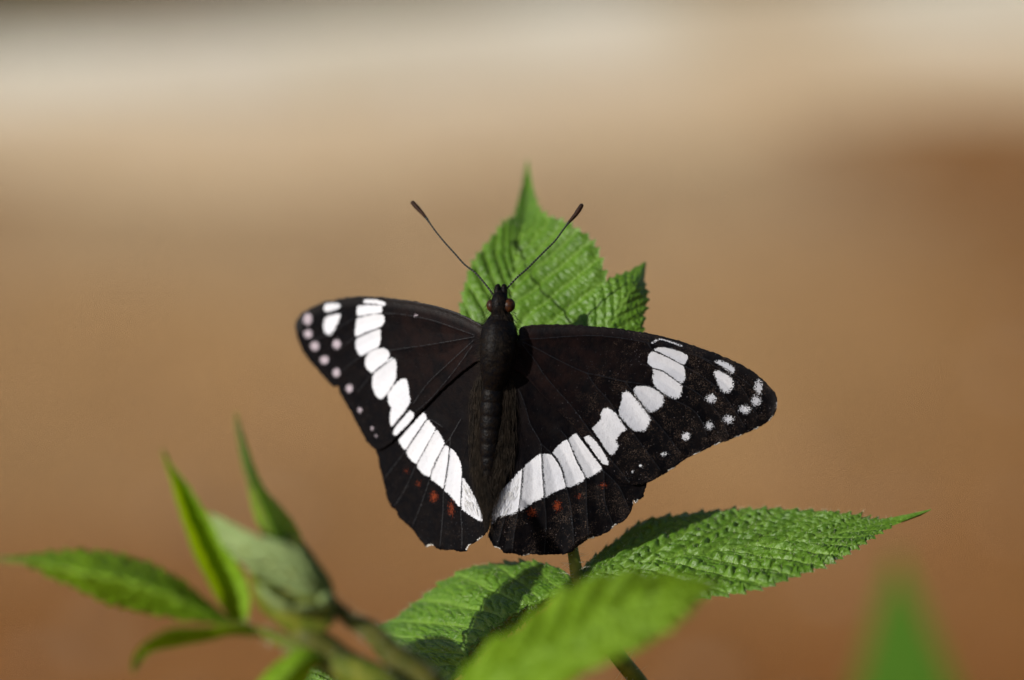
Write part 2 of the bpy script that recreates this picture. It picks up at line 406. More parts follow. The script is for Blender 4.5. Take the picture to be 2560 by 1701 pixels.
def cr(ox, oy, s): return lambda x, y, d: (ox + x/s, oy + y/s, d)
def rowset(fn, rs): return [sum((fn(*r[i:i+3]) for i in (0, 3, 6)), ()) for r in rs]
def rows2(fn, rs, dl, dm, dr):
    """rows (Lx,Ly,Mx,My,Rx,Ry) with depth lists"""
    n = len(rs); I = lambda d: np.interp(np.linspace(0, 1, n), np.linspace(0, 1, len(d)), d)
    a, b, c = I(dl), I(dm), I(dr)
    return [fn(r[0], r[1], a[i]) + fn(r[2], r[3], b[i]) + fn(r[4], r[5], c[i]) for i, r in enumerate(rs)]
full = cr(0, 0, 1)

# ---- the plant the butterfly sits on
c6 = cr(850, 1240, 2.95); c7 = cr(1400, 1240, 2.36); c5 = cr(0, 1000, 2.2367)
plant = empty('bramble_plant', (0.06, 0.03, -0.01), 'raspberry plant whose three-part leaf carries the butterfly, leaflets serrated and quilted', 'plant')
TERM, TG = leaf('leaflet', rows2(full, [
    (1420,1275,1420,1275,1420,1275),(1330,1240,1395,1215,1470,1225),(1230,1130,1360,1120,1530,1130),(1165,1000,1325,1000,1552,1010),
    (1142,880,1300,890,1556,900),(1150,776,1285,800,1548,820),(1160,725,1282,745,1538,755),(1175,672,1284,700,1516,700),
    (1199,632,1288,662,1500,640),(1235,588,1294,625,1478,602),(1258,560,1300,592,1440,573),(1282,544,1305,567,1400,553),
    (1290,520,1309,542,1362,538),(1298,490,1313,508,1342,505),(1306,458,1317,468,1331,462),(1317,400,1318,398,1320,400)],
    [6,7,9,12,15,18,21,23,26,30,34,40], [5.5,6,7.5,9.5,12,14.5,17,19,22,27,33,40], [6,6,6.5,7.5,9,10.5,13,15,18,22,30,40]),
    M_LEAF, plant, nu=320, nv=60, veins=15, skew=.30, A=.85, teeth=28, tamp=9, groove=.2, seed=3, quilt=11, qa=.3, hairs=900)
leaf('leaf_lobe', rows2(full, [
    (1380,990,1390,1000,1400,1010),(1400,900,1440,930,1520,980),(1430,820,1490,860,1590,900),(1470,760,1530,800,1606,835),
    (1500,715,1560,748,1612,785),(1530,696,1584,715,1618,744),(1570,680,1600,690,1610,708),(1612,655,1614,655,1616,657)],
    [8,8,9,10,11,13,16], [7,7,7.5,8.5,9.5,12,16], [8,8,8.5,9.5,11,13,16]),
    M_LEAF, plant, nu=140, nv=26, veins=11, A=.45, teeth=13, tamp=9, seed=5, quilt=7)
leaf('leaflet', rows2(c7, [
    (115,495,125,505,120,522),(150,400,210,470,200,560),(300,280,340,430,380,600),(480,150,560,385,640,625),(740,105,800,345,920,600),
    (1000,80,1040,315,1190,550),(1250,75,1280,288,1400,475),(1500,88,1500,258,1590,405),(1700,105,1680,220,1720,330),(1850,135,1830,180,1850,245),
    (1970,125,1980,140,1990,165),(2188,78,2190,80,2192,83)],
    [2,6,9,11,12,12,11,9,8,7,6,5], [2,2.5,3,3,3,3,3,3,3.5,4,5,5], [2,0,-3,-6,-7,-7,-6,-4,-2,1,4,5]),
    M_LEAF, plant, nu=520, nv=92, veins=13, skew=.26, A=.95, teeth=30, tamp=9, groove=.35, seed=9, quilt=12, qa=.85, hairs=1500)
leaf('leaflet', rows2(c6, [
    (1745,648,1745,650,1745,655),(1650,548,1660,690,1690,718),(1450,478,1480,765,1540,800),(1200,488,1330,815,1420,900),(900,548,1200,900,1300,985),
    (620,735,1080,990,1170,1070),(420,890,980,1090,1060,1155),(235,1000,920,1170,980,1235),(330,1120,870,1250,920,1295),(560,1250,830,1320,850,1335),(790,1390,792,1392,795,1390)],
    [3,6,9,12,14,16,17,17,10,2,-5], [3,2,1,0,-1,-2,-3,-4,-4,-5,-5], [3,3,3,2,2,1,0,-1,-2,-4,-5]),
    M_LEAF, plant, nu=400, nv=80, veins=10, skew=.16, A=.75, teeth=24, tamp=10, groove=.5, seed=13, quilt=10, qa=.6, hairs=1500)
stalk('petiole', [(1402,1262,5),(1425,1340,4),(1436,1400,3.5),(1448,1460,3),(1485,1545,3),(1545,1640,4),(1600,1710,6),(1680,1830,12)], [9,13,15,17,20,21,22,23], M_STEM, plant, hairs=160, hlen=.0022, ground_to=(0.06, 0.03))
leaf('leaflet', rows2(c5, [(2300,1700,2300,1720,2300,1740),(2100,1540,2150,1660,2200,1760),(1960,1480,2000,1620,2060,1760),(1840,1475,1880,1590,1920,1740),(1740,1500,1780,1580,1800,1700),(1690,1590,1692,1592,1694,1594)],
     [6,8,9,9,8,8],[4,4,4,4,5,6],[0,0,0,0,3,6]), M_LEAF, plant, nu=120, nv=26, veins=8, A=.6, teeth=18, tamp=8, seed=17)
stalk('petiole', [c5(2300,1720,4),(1100,1800,6),(1250,1950,15)], [10,12,14], M_STEM, plant, ground_to=(0.055, 0.028))

c5s = lambda x, y, d: c5(x, y, d-8)
# ---- the young shoot in front
shoot = empty('bramble_shoot', (-0.02, -0.13, -0.01), 'young raspberry shoot with a felted folded bud and narrow unfolding leaves', 'plant')
leaf('leaf', rows2(c5s, [(1345,1262,1345,1268,1340,1276),(1250,1195,1240,1225,1220,1250),(1120,1090,1090,1160,1080,1238),(1000,1000,950,1095,940,1215),(880,930,820,1050,820,1195),
    (750,885,690,1010,690,1162),(620,853,560,985,560,1120),(480,843,430,960,440,1050),(320,850,300,930,310,1000),(150,868,160,900,160,930),(40,876,50,884,50,895),(-30,878,-30,880,-30,882)],
    [-30,-29,-27,-25,-24,-24,-24,-25,-26,-27], [-30,-32,-33.5,-34,-34,-34,-33,-32,-30,-28], [-30,-29,-27,-26,-25,-25,-26,-26,-27,-28]),
    M_LEAFY, shoot, nu=180, nv=26, veins=10, skew=.3, A=.7, teeth=20, tamp=10, groove=.4, seed=21)
leaf('leaf', rows2(c5s, [(1330,1268,1345,1270,1370,1262),(1240,1160,1300,1190,1400,1150),(1150,1000,1235,1050,1385,1030),(1085,870,1170,920,1320,900),(1040,740,1110,790,1235,770),
    (985,570,1045,640,1150,630),(950,440,1000,500,1060,490),(925,360,945,390,980,390),(902,285,904,285,906,286)],
    [-30,-29,-28,-28,-28,-28,-28], [-30,-24,-22,-22,-23,-25,-28], [-30,-28,-27,-27,-27,-28,-28]),
    M_LEAFY, shoot, nu=160, nv=22, veins=9, A=.25, teeth=16, tamp=4, groove=.3, seed=23)
leaf('leaf', rows2(c5s, [(1480,790,1530,800,1740,900),(1465,740,1520,740,1700,800),(1430,670,1490,660,1645,690),(1400,560,1450,570,1560,585),(1380,460,1420,480,1490,510),
    (1360,340,1385,370,1430,390),(1340,220,1355,240,1380,250),(1318,66,1320,66,1322,67)],
    [-27,-27,-26,-25,-25,-25], [-31,-31,-30,-29,-27,-25], [-25,-24,-24,-24,-24,-25]),
    M_LEAFY, shoot, nu=140, nv=20, veins=8, A=.22, teeth=12, tamp=3, groove=.3, seed=25)
# felted bud: folded leaves packed one against another
leaf('folded_leaf', rows2(c5s, [(1845,1110,1840,1120,1830,1130),(1790,985,1760,1050,1720,1110),(1690,850,1650,980,1600,1060),(1560,790,1520,900,1470,1000),(1430,755,1400,850,1370,930),
    (1300,690,1290,770,1280,850),(1215,645,1220,690,1220,760),(1165,630,1166,632,1168,636)],
    [-31,-35,-37,-37,-35,-32,-29], [-32,-35,-36,-36,-34,-31,-29], [-31,-31.5,-31.5,-31.5,-31,-30,-29]),
    M_PALE, shoot, nu=120, nv=20, veins=7, A=.6, teeth=10, tamp=3, groove=-.3, seed=27, label='pale felted leaf still folded over the bud')
leaf('folded_leaf', rows2(c5s, [(1800,1160,1800,1190,1780,1230),(1700,1080,1690,1180,1660,1260),(1600,1030,1590,1140,1560,1240),(1510,990,1500,1090,1470,1190),(1430,950,1430,1020,1420,1100),(1385,915,1386,920,1388,930)],
    [-28,-29,-30,-30,-29,-29], [-31,-33,-34,-34,-32,-29], [-28,-28,-28,-28,-28,-29]),
    M_STEM, shoot, nu=90, nv=16, veins=7, A=.2, teeth=8, tamp=2, seed=29)
leaf('folded_leaf', rows2(c5s, [(1690,1165,1690,1175,1690,1190),(1620,1130,1615,1155,1600,1190),(1550,1090,1545,1120,1530,1160),(1490,1055,1485,1080,1475,1105),(1430,1030,1432,1032,1434,1036)],
    [-34,-35,-35,-35,-34], [-35,-36.5,-36.5,-36,-34], [-34,-34.5,-34.5,-34.5,-34]), M_PALE, shoot, nu=60, nv=12, veins=5, A=.15, teeth=6, tamp=1.5, seed=31)
leaf('folded_leaf', rows2(c5s, [(1870,1090,1872,1120,1870,1160),(1835,1075,1830,1115,1825,1160),(1800,1085,1795,1120,1795,1150),(1775,1110,1776,1115,1778,1120)],
    [-33,-34,-34,-33], [-34,-35.5,-35.5,-33], [-33,-34,-34,-33]), M_PALE, shoot, nu=40, nv=10, veins=4, A=.12, teeth=5, tamp=1, seed=33)
leaf('folded_leaf', rows2(c5s, [(1790,1140,1785,1160,1780,1190),(1720,1125,1715,1155,1700,1195),(1640,1145,1635,1165,1630,1185),(1580,1180,1582,1182,1584,1186)],
    [-34,-35,-35,-34], [-35,-36,-36,-34], [-34,-34.5,-34.5,-34]), M_PALE, shoot, nu=40, nv=10, veins=4, A=.12, teeth=5, tamp=1, seed=34)
def lofted(name, pts, rad, mat, parent, depth_scale=.8, hairs=0):
    C = cat_rom(pts, 50); r = cat_rom([(x,) for x in rad], 50)[:, 0]*(SENS/LENS/W)*FOCUS
    path = P(C[:, 0], C[:, 1], C[:, 2]); V, F = tube_geo(path, r, 18, r*depth_scale); o = mesh(name, V, F, mat, parent)
    return o
lofted('bud', [c5s(1500,790,-27), c5s(1560,860,-28), c5s(1620,980,-29), c5s(1680,1110,-30), c5s(1740,1220,-30), c5s(1800,1300,-30)], [20,58,72,80,62,40], M_STEM, shoot, .55)
leaf('leaf', rows2(c5s, [(1420,1280,1420,1300,1420,1325),(1300,1266,1300,1290,1290,1318),(1180,1268,1180,1312,1170,1345),(1060,1268,1060,1325,1060,1366),(960,1275,960,1335,960,1386),(870,1315,875,1360,880,1398),
    (795,1370,805,1400,830,1420),(748,1440,760,1460,790,1465),(736,1520,742,1522,750,1522)],
    [-31,-34,-36,-36,-36,-34,-32,-30], [-31,-32,-33,-33,-33,-32,-31,-30], [-31,-29,-28,-28,-28,-29,-30,-30]),
    M_LEAFY, shoot, nu=140, nv=16, veins=9, A=.25, teeth=14, tamp=3, seed=35)
leaf('leaf', rows2(c5s, [(1790,1420,1790,1440,1790,1460),(1690,1385,1700,1450,1760,1500),(1600,1430,1640,1500,1730,1560),(1520,1490,1570,1570,1690,1640),(1450,1570,1510,1640,1630,1720),(1390,1680,1430,1730,1520,1790),(1330,1840,1335,1845,1340,1850)],
    [-33,-33,-33,-33,-33,-33], [-34,-36,-37,-37,-36,-33], [-33,-33,-33,-33,-33,-33]),
    M_LEAFY, shoot, nu=100, nv=18, veins=8, A=.3, teeth=12, tamp=4, seed=37)
stalk('petiole', [c5s(1330,1268,-30), c5s(1480,1305,-30), c5s(1640,1375,-30.5), c5s(1780,1440,-31), c5s(1900,1495,-31), (960,1715,-39), (1090,1830,-36)], [7,13,18,24,33,40,42], M_STEM, shoot, hairs=260, hlen=.0014, ground_to=(-0.02, -0.13))
stalk('petiole', [c5s(1640,1240,-29), c5s(1730,1330,-30), c5s(1830,1410,-30), c5s(1950,1490,-30), (990,1720,-37)], [22,36,38,36,34], M_STEMD, shoot)
stalk('petiole', [c5s(1820,1090,-28), c5s(1880,1160,-28), c5s(1960,1230,-28), (930,1580,-36), (985,1640,-36), (1060,1700,-36), (1110,1780,-36)], [12,15,18,24,30,36,38], M_STEMD, shoot, hairs=260, hlen=.0014)

# ---- broad leaf hanging in front of the others
leaf('leaf', rows2(full, [(1080,1860,1080,1870,1080,1880),(1130,1740,1180,1800,1250,1850),(1190,1645,1260,1710,1340,1790),(1275,1585,1350,1650,1420,1712),(1345,1530,1430,1605,1500,1668),
    (1405,1478,1500,1560,1585,1632),(1480,1450,1575,1525,1655,1592),(1570,1438,1645,1495,1710,1550),(1650,1440,1705,1475,1745,1512),(1730,1448,1760,1460,1780,1475),(1805,1452,1808,1454,1810,1456)],
    [-46,-47,-46,-45,-44,-44,-44,-45,-46,-47], [-48,-52,-53,-53,-52,-51,-50,-49,-48,-47], [-50,-55,-57,-58,-58,-57,-56,-53,-50,-47]),
    M_LEAFY, shoot, nu=200, nv=30, veins=9, A=1.9, teeth=22, tamp=8, groove=.6, seed=41, qa=.4, label='broad bright green leaf on a low petiole')
stalk('petiole', [(1082,1868,-48), (1060,1930,-46), (1050,2000,-40)], [12,14,16], M_STEM, shoot, ground_to=(-0.022, -0.128))

# ---- a plant further back: one upright pointed leaf
gx = P(2262, 1900, 330)
weed = empty('weed_plant', (gx[0], gx[1], -0.01), 'dark green weed with a single upright pointed leaf, behind the raspberry leaves', 'plant')
leaf('leaf', rows2(full, [(2272,2160,2272,2165,2272,2160),(2150,2040,2272,2050,2390,2040),(2110,1900,2270,1900,2430,1900),(2125,1780,2265,1780,2410,1780),(2155,1670,2258,1670,2365,1670),(2185,1560,2250,1560,2318,1560),(2212,1470,2246,1470,2282,1470),(2242,1380,2243,1379,2244,1380)],
    [330,330,330,330,331,332], [330,330,330,330,331,332], [330,330,330,330,331,332]), M_FAR, weed, nu=80, nv=16, veins=8, A=.7, teeth=14, tamp=6, seed=43)
wb = P(2272, 2160, 330)
V, F = tube_geo([wb + (np.array([gx[0], gx[1], -.02])-wb)*t for t in np.linspace(0, 1, 12)], .0022, 10); mesh('stem', V, F, M_STEM, weed)

# ------------------------------------------------------------------ butterfly
k1 = lambda L: [(700+x/3.92, 700+y/3.92) for x, y in L]
k2 = lambda L: [(1200+x/3.105, 780+y/3.105) for x, y in L]
k3 = lambda L: [(900+x/3.105, 1020+y/3.105) for x, y in L]
RFW = [(1245,905),(1250,840)] + k2([(290,215),(302,140),(330,113),(420,103),(560,98),(700,100),(850,108),(1000,120),(1200,150),(1370,180),(1550,225),(1700,275),(1850,330),(2000,395),(2100,450),(2190,520),(2250,580),(2295,640),(2308,700),(2300,760),(2270,820),(2220,865),(2150,905),(2060,945),(1980,975),(1900,1005),(1820,1035),(1740,1075),(1650,1115),(1580,1155),(1500,1215),(1420,1265),(1350,1305),(1290,1330),(1200,1347),(1130,1332),(1060,1285),(958,1198),(860,1065),(765,935),(620,780),(480,640),(330,480)])
RHW = [(1240,880),(1300,890)] + k2([(480,560),(700,780),(860,960),(1010,1140),(1150,1260),(1250,1300)]) + k3([(2226,572),(2222,605),(2208,650),(2200,690),(2165,715),(2140,742),(2116,712),(2122,745),(2105,800),(2075,850),(2020,895),(1985,912),(1940,955),(1880,985),(1830,1005),(1770,1022),(1720,1055),(1670,1095),(1640,1120),(1580,1137),(1500,1136),(1400,1141),(1330,1136),(1270,1152),(1230,1140),(1180,1132),(1120,1127),(1095,1100),(1045,1078),(1010,1030),(998,990),(1008,950),(1018,905),(1012,800),(1006,650),(1010,300),(1015,0)])
LFW = [(1250,905),(1245,840)] + k1([(1975,440),(1850,372),(1700,312),(1500,250),(1300,210),(1100,180),(950,168),(800,165),(650,175),(500,200),(400,230),(300,275),(220,320),(170,380),(150,440),(155,520),(180,600),(220,690),(280,780),(350,860),(420,940),(490,1020),(530,1052),(568,1040),(582,1100),(640,1200),(700,1310),(760,1420),(830,1550)]) + k3([(70,280),(130,332),(200,300),(295,218),(440,62)]) + [(1110,970),(1190,905)]
LHW = [(1250,880),(1190,885),(1100,960)] + k3([(420,60),(250,200),(125,320),(140,380),(150,450),(170,530),(195,620),(210,700),(240,765),(275,792),(310,860),(350,893),(400,937),(440,990),(480,1042),(512,1078),(560,1068),(600,1092),(650,1106),(720,1100),(760,1114),(826,1114),(838,1080),(852,1063),(900,1042),(950,1002),(985,962),(1003,920),(1002,800),(1002,600),(1006,300),(1014,0)])
WHITE = {
 'RFW': [k2(p) for p in (
  [(805,975),(850,963),(880,985),(930,1050),(970,1110),(997,1172),(985,1190),(950,1175),(900,1115),(850,1040)],
  [(870,905),(900,875),(940,830),(938,790),(960,752),(990,745),(1020,760),(1060,800),(1100,860),(1135,910),(1100,940),(1075,965),(1055,1000),(1075,1040),(1055,1080),(1020,1115),(985,1080),(940,1010),(900,950)],
  [(1105,630),(1130,617),(1160,625),(1200,670),(1250,730),(1295,790),(1320,830),(1305,880),(1280,920),(1240,925),(1190,920),(1140,870),(1095,820),(1080,790),(1085,740),(1100,690)],
  [(1195,600),(1220,580),(1270,575),(1320,582),(1370,610),(1420,650),(1425,690),(1410,730),(1370,760),(1330,778),(1290,750),(1240,690),(1200,640)],
  [(1345,290),(1400,275),(1450,278),(1530,298),(1612,340),(1605,380),(1575,412),(1500,370),(1420,325),(1360,300)],
  [(1300,375),(1310,330),(1345,309),(1420,338),(1500,379),(1580,424),(1592,480),(1590,530),(1560,553),(1500,511),(1420,456),(1340,431),(1305,400)],
  [(1340,444),(1420,468),(1500,523),(1565,573),(1562,630),(1545,665),(1500,668),(1450,650),(1400,615),(1355,570),(1338,520),(1345,480)],
  [(1820,388),(1860,380),(1920,400),(1972,435),(1965,485),(1930,460),(1870,420)],
  [(1815,465),(1860,460),(1920,490),(1955,520),(1965,570),(1945,610),(1910,628),(1880,610),(1850,570),(1835,520)])],
 'RHW': [k3(p) for p in (
  [(1022,895),(1028,800),(1050,710),(1100,640),(1180,560),(1253,475),(1257,560),(1247,680),(1225,802),(1150,830),(1080,840),(1045,870)],
  [(1270,470),(1290,440),(1340,400),(1390,362),(1408,362),(1412,450),(1420,560),(1425,690),(1350,730),(1290,770),(1240,800),(1247,720),(1262,600)],
  [(1418,362),(1470,358),(1488,370),(1530,422),(1560,480),(1580,550),(1595,615),(1540,640),(1480,670),(1440,695),(1432,600),(1423,480)],
  [(1497,350),(1520,310),(1560,275),(1612,250),(1652,350),(1692,440),(1746,547),(1690,590),(1610,620),(1600,580),(1572,470),(1532,390)],
  [(1618,246),(1650,215),(1680,200),(1750,290),(1820,390),(1878,470),(1840,505),(1760,545),(1722,470),(1682,390),(1642,300)])],
 'LFW': [k1(p) for p in (
  [(755,265),(800,250),(900,250),(995,255),(1000,300),(990,322),(900,338),(800,355),(755,350)],
  [(755,382),(850,354),(950,332),(1010,345),(1025,400),(1000,450),(950,475),(850,510),(780,545),(740,550),(735,500),(745,430)],
  [(750,580),(850,530),(975,480),(985,560),(975,630),(955,665),(880,710),(820,740),(780,740),(750,690),(740,630)],
  [(840,770),(880,710),(940,675),(1010,668),(1060,690),(1075,740),(1050,790),(990,840),(930,890),(900,912),(860,880),(832,830)],
  [(905,960),(930,910),(1000,850),(1060,790),(1100,765),(1135,790),(1140,870),(1138,960),(1100,1040),(1050,1110),(1010,1160),(970,1165),(930,1120),(908,1050)],
  [(1055,1130),(1090,1070),(1150,1000),(1200,970),(1240,975),(1255,1020),(1265,1100),(1275,1200),(1240,1260),(1180,1340),(1120,1410),(1095,1440),(1080,1400),(1078,1320),(1090,1250),(1070,1230),(1060,1180)],
  [(1110,1480),(1150,1420),(1220,1340),(1270,1285),(1305,1300),(1315,1335),(1270,1400),(1200,1470),(1140,1520),(1112,1520)],
  [(430,270),(450,235),(520,228),(585,240),(590,265),(550,290),(490,310),(440,310)],
  [(440,380),(490,350),(590,335),(580,390),(550,450),(520,520),(480,545),(440,515),(425,460)])],
 'LHW': [k3(p) for p in (
  [(300,250),(350,190),(420,110),(490,35),(510,60),(515,85),(460,170),(400,250),(355,322),(325,300)],
  [(365,330),(420,242),(470,172),(525,92),(560,130),(585,165),(540,250),(490,340),(440,430),(400,410),(365,360)],
  [(445,440),(492,350),(547,250),(592,172),(630,220),(655,280),(620,350),(580,430),(545,530),(500,520),(460,480)],
  [(550,545),(577,460),(617,370),(652,302),(665,292),(690,312),(685,400),(670,500),(650,625),(610,600),(570,570)],
  [(656,640),(674,540),(692,420),(702,320),(730,332),(760,380),(785,450),(790,520),(783,650),(778,770),(740,730),(690,670)],
  [(790,780),(792,650),(795,540),(830,590),(870,650),(910,740),(940,820),(948,885),(900,862),(840,822)])]}
PINK = {   # small marginal dots (crop x, crop y, half-width, half-height, strength offset)
 'RFW': [(*k2([(x, y)])[0], a/3.105, b/3.105, o) for x, y, a, b, o in ((2162,583,26,45,2),(2143,690,30,34,2),(2055,757,36,26,1.5),(1930,835,34,27,1.5),(1780,885,28,27,1.5),(1600,965,30,28,1.2),(1425,1105,34,18,-1),(1250,1195,22,26,-2.5),(1185,1240,18,26,-2.5),(1795,672,46,40,-2))],
 'LFW': [(*k1([(x, y)])[0], a/3.92, b/3.92, o) for x, y, a, b, o in ((270,385,46,62,0),(275,530,44,46,0),(340,650,46,50,0),(435,785,46,44,0),(555,630,44,50,0),(552,910,40,46,0),(680,1065,38,44,0),(785,1275,34,36,-2),(905,1455,30,32,-3),(940,1530,28,28,-3),(1330,350,16,16,0))],
 'RHW': [], 'LHW': []}
RED = {'RFW': [], 'LFW': [],
 'RHW': [(*k3([(x, y)])[0], a, b, o) for x, y, a, b, o in ((1333,815,9,10,0),(1530,760,9,11,0),(1890,600,10,9,-4),(1700,690,9,9,-4.5))],
 'LHW': [(*k3([(x, y)])[0], a, b, o) for x, y, a, b, o in ((573,690,8,12,0),(708,780,6,14,0),(455,590,7,8,-3.5),(360,490,7,8,-4.5))]}
VEIN = {
 'RFW': [k2(p) for p in ([(310,215),(500,205),(700,190),(900,185),(1100,205),(1300,240),(1500,290),(1700,345),(1870,420),(2000,500),(2110,580)],
   [(330,235),(450,290),(600,370),(800,465),(950,500),(1120,540),(1250,560),(1370,605),(1500,680),(1650,760),(1720,850),(1760,960)],
   [(330,255),(420,370),(500,490),(600,610),(700,720),(800,850),(870,950),(1000,1130),(1080,1225),(1160,1320)],
   [(830,480),(900,580),(1000,690),(1070,800),(1170,920),(1290,1080),(1400,1230)],
   [(1120,540),(1190,620),(1310,790),(1430,930),(1560,1100)],
   [(1300,240),(1345,300),(1420,332),(1500,374),(1580,418),(1720,500),(1850,600),(1960,740),(2060,900)],
   [(1250,400),(1340,437),(1420,462),(1500,517),(1565,562),(1700,640),(1850,790),(1930,960)],
   [(1700,345),(1900,470),(2040,600),(2160,820)])],
 'RHW': [k3(p) for p in ([(1240,-130),(1280,-20),(1320,120),(1370,210),(1405,290),(1413,480),(1430,690),(1445,900),(1430,1130)],
   [(1405,280),(1490,360),(1560,470),(1600,610),(1640,800),(1660,1080)],[(1560,180),(1615,250),(1690,430),(1750,550),(1758,750),(1775,1015)],
   [(1262,470),(1252,600),(1238,740),(1222,830),(1200,950),(1180,1120)],[(1680,195),(1780,330),(1885,475),(1900,720),(1965,910)],
   [(1120,860),(1090,980),(1070,1060)],[(1880,480),(2000,600),(2060,720),(2090,800)])],
 'LFW': [k1(p) for p in ([(1900,590),(1650,820),(1450,1010),(1300,1220)],[(1880,650),(1700,900),(1480,1160),(1330,1290)],[(1900,540),(1500,400),(1200,340),(1010,330)],
   [(1900,560),(1500,630),(1150,680),(1070,700)],[(1130,760),(1000,850),(900,930),(760,1100)],[(1080,690),(960,670),(780,760),(600,900)],[(1000,470),(740,565),(560,700)],[(990,330),(755,365),(500,520),(300,600)])],
 'LHW': [k3(p) for p in ([(780,90),(700,230),(640,310),(560,470),(545,540),(470,760),(400,930)],[(700,230),(695,320),(670,510),(650,630),(640,850),(620,1080)],
   [(640,150),(530,90),(460,172),(360,325),(240,480),(180,560)],[(600,150),(590,170),(490,345),(440,436),(340,650),(260,770)],[(795,480),(785,650),(780,790),(790,950),(790,1100)])]}

def seg_dist(pts, poly, closed):
    a = np.asarray(poly, float); b = np.roll(a, -1, 0) if closed else a[1:]; a = a if closed else a[:-1]
    best = np.full(len(pts), 1e9)
    for p, q in zip(a, b):
        d = q-p; L = d@d + 1e-12; t = np.clip(((pts-p)@d)/L, 0, 1); c = p + t[:, None]*d
        best = np.minimum(best, np.hypot(*(pts-c).T))
    return best
def inside(pts, poly):
    x, y = pts.T; r = np.zeros(len(pts), bool); a = np.asarray(poly, float); n = len(a); j = n-1
    for i in range(n):
        xi, yi = a[i]; xj, yj = a[j]
        c = ((yi > y) != (yj > y)) & (x < (xj-xi)*(y-yi)/(yj-yi+1e-12)+xi); r ^= c; j = i
    return r
def smooth_closed(poly, n, jag=.0, lo=0, hi=1):
    p = np.asarray(poly, float); p = np.vstack([p[-1:], p, p[:2]])
    m = len(poly); t = np.linspace(0, m, n, endpoint=False); i = t.astype(int); f = (t-i)[:, None]
    p0, p1, p2, p3 = p[i], p[i+1], p[i+2], p[np.minimum(i+3, len(p)-1)]
    # a tighter (less overshooting) spline so that notches survive
    c = .5*((2*p1) + .8*(-p0+p2)*f + (2*.8*p0-(3+.8*2-.8)*p1*1.0+0*p2)*0*f**2)
    lin = p1*(1-f)+p2*f
    cr_ = .5*((2*p1)+(-p0+p2)*f+(2*p0-5*p1+4*p2-p3)*f**2+(-p0+3*p1-3*p2+p3)*f**3)
    return .35*lin+.65*cr_
def d_right(x, y): 
    s = (x-1270)/650.0
    return -1.2 + 3.6*np.clip(s, -.2, 2)**1.0 + 1.2*np.sin(np.clip(s, 0, 1)*np.pi)*-.5 + .9*((y-900)/400.0)
def d_left(x, y):
    s = (1215-x)/450.0
    return -1.2 + 23.0*s + 2.0*np.sin(np.clip(s, 0, 1)*np.pi)*-.6 + 1.2*((y-900)/400.0)

body_loc = P(1247, 860, 9)
fly = empty('butterfly', body_loc, 'black butterfly with white banded wings spread flat on a serrated green leaf', 'butterfly')

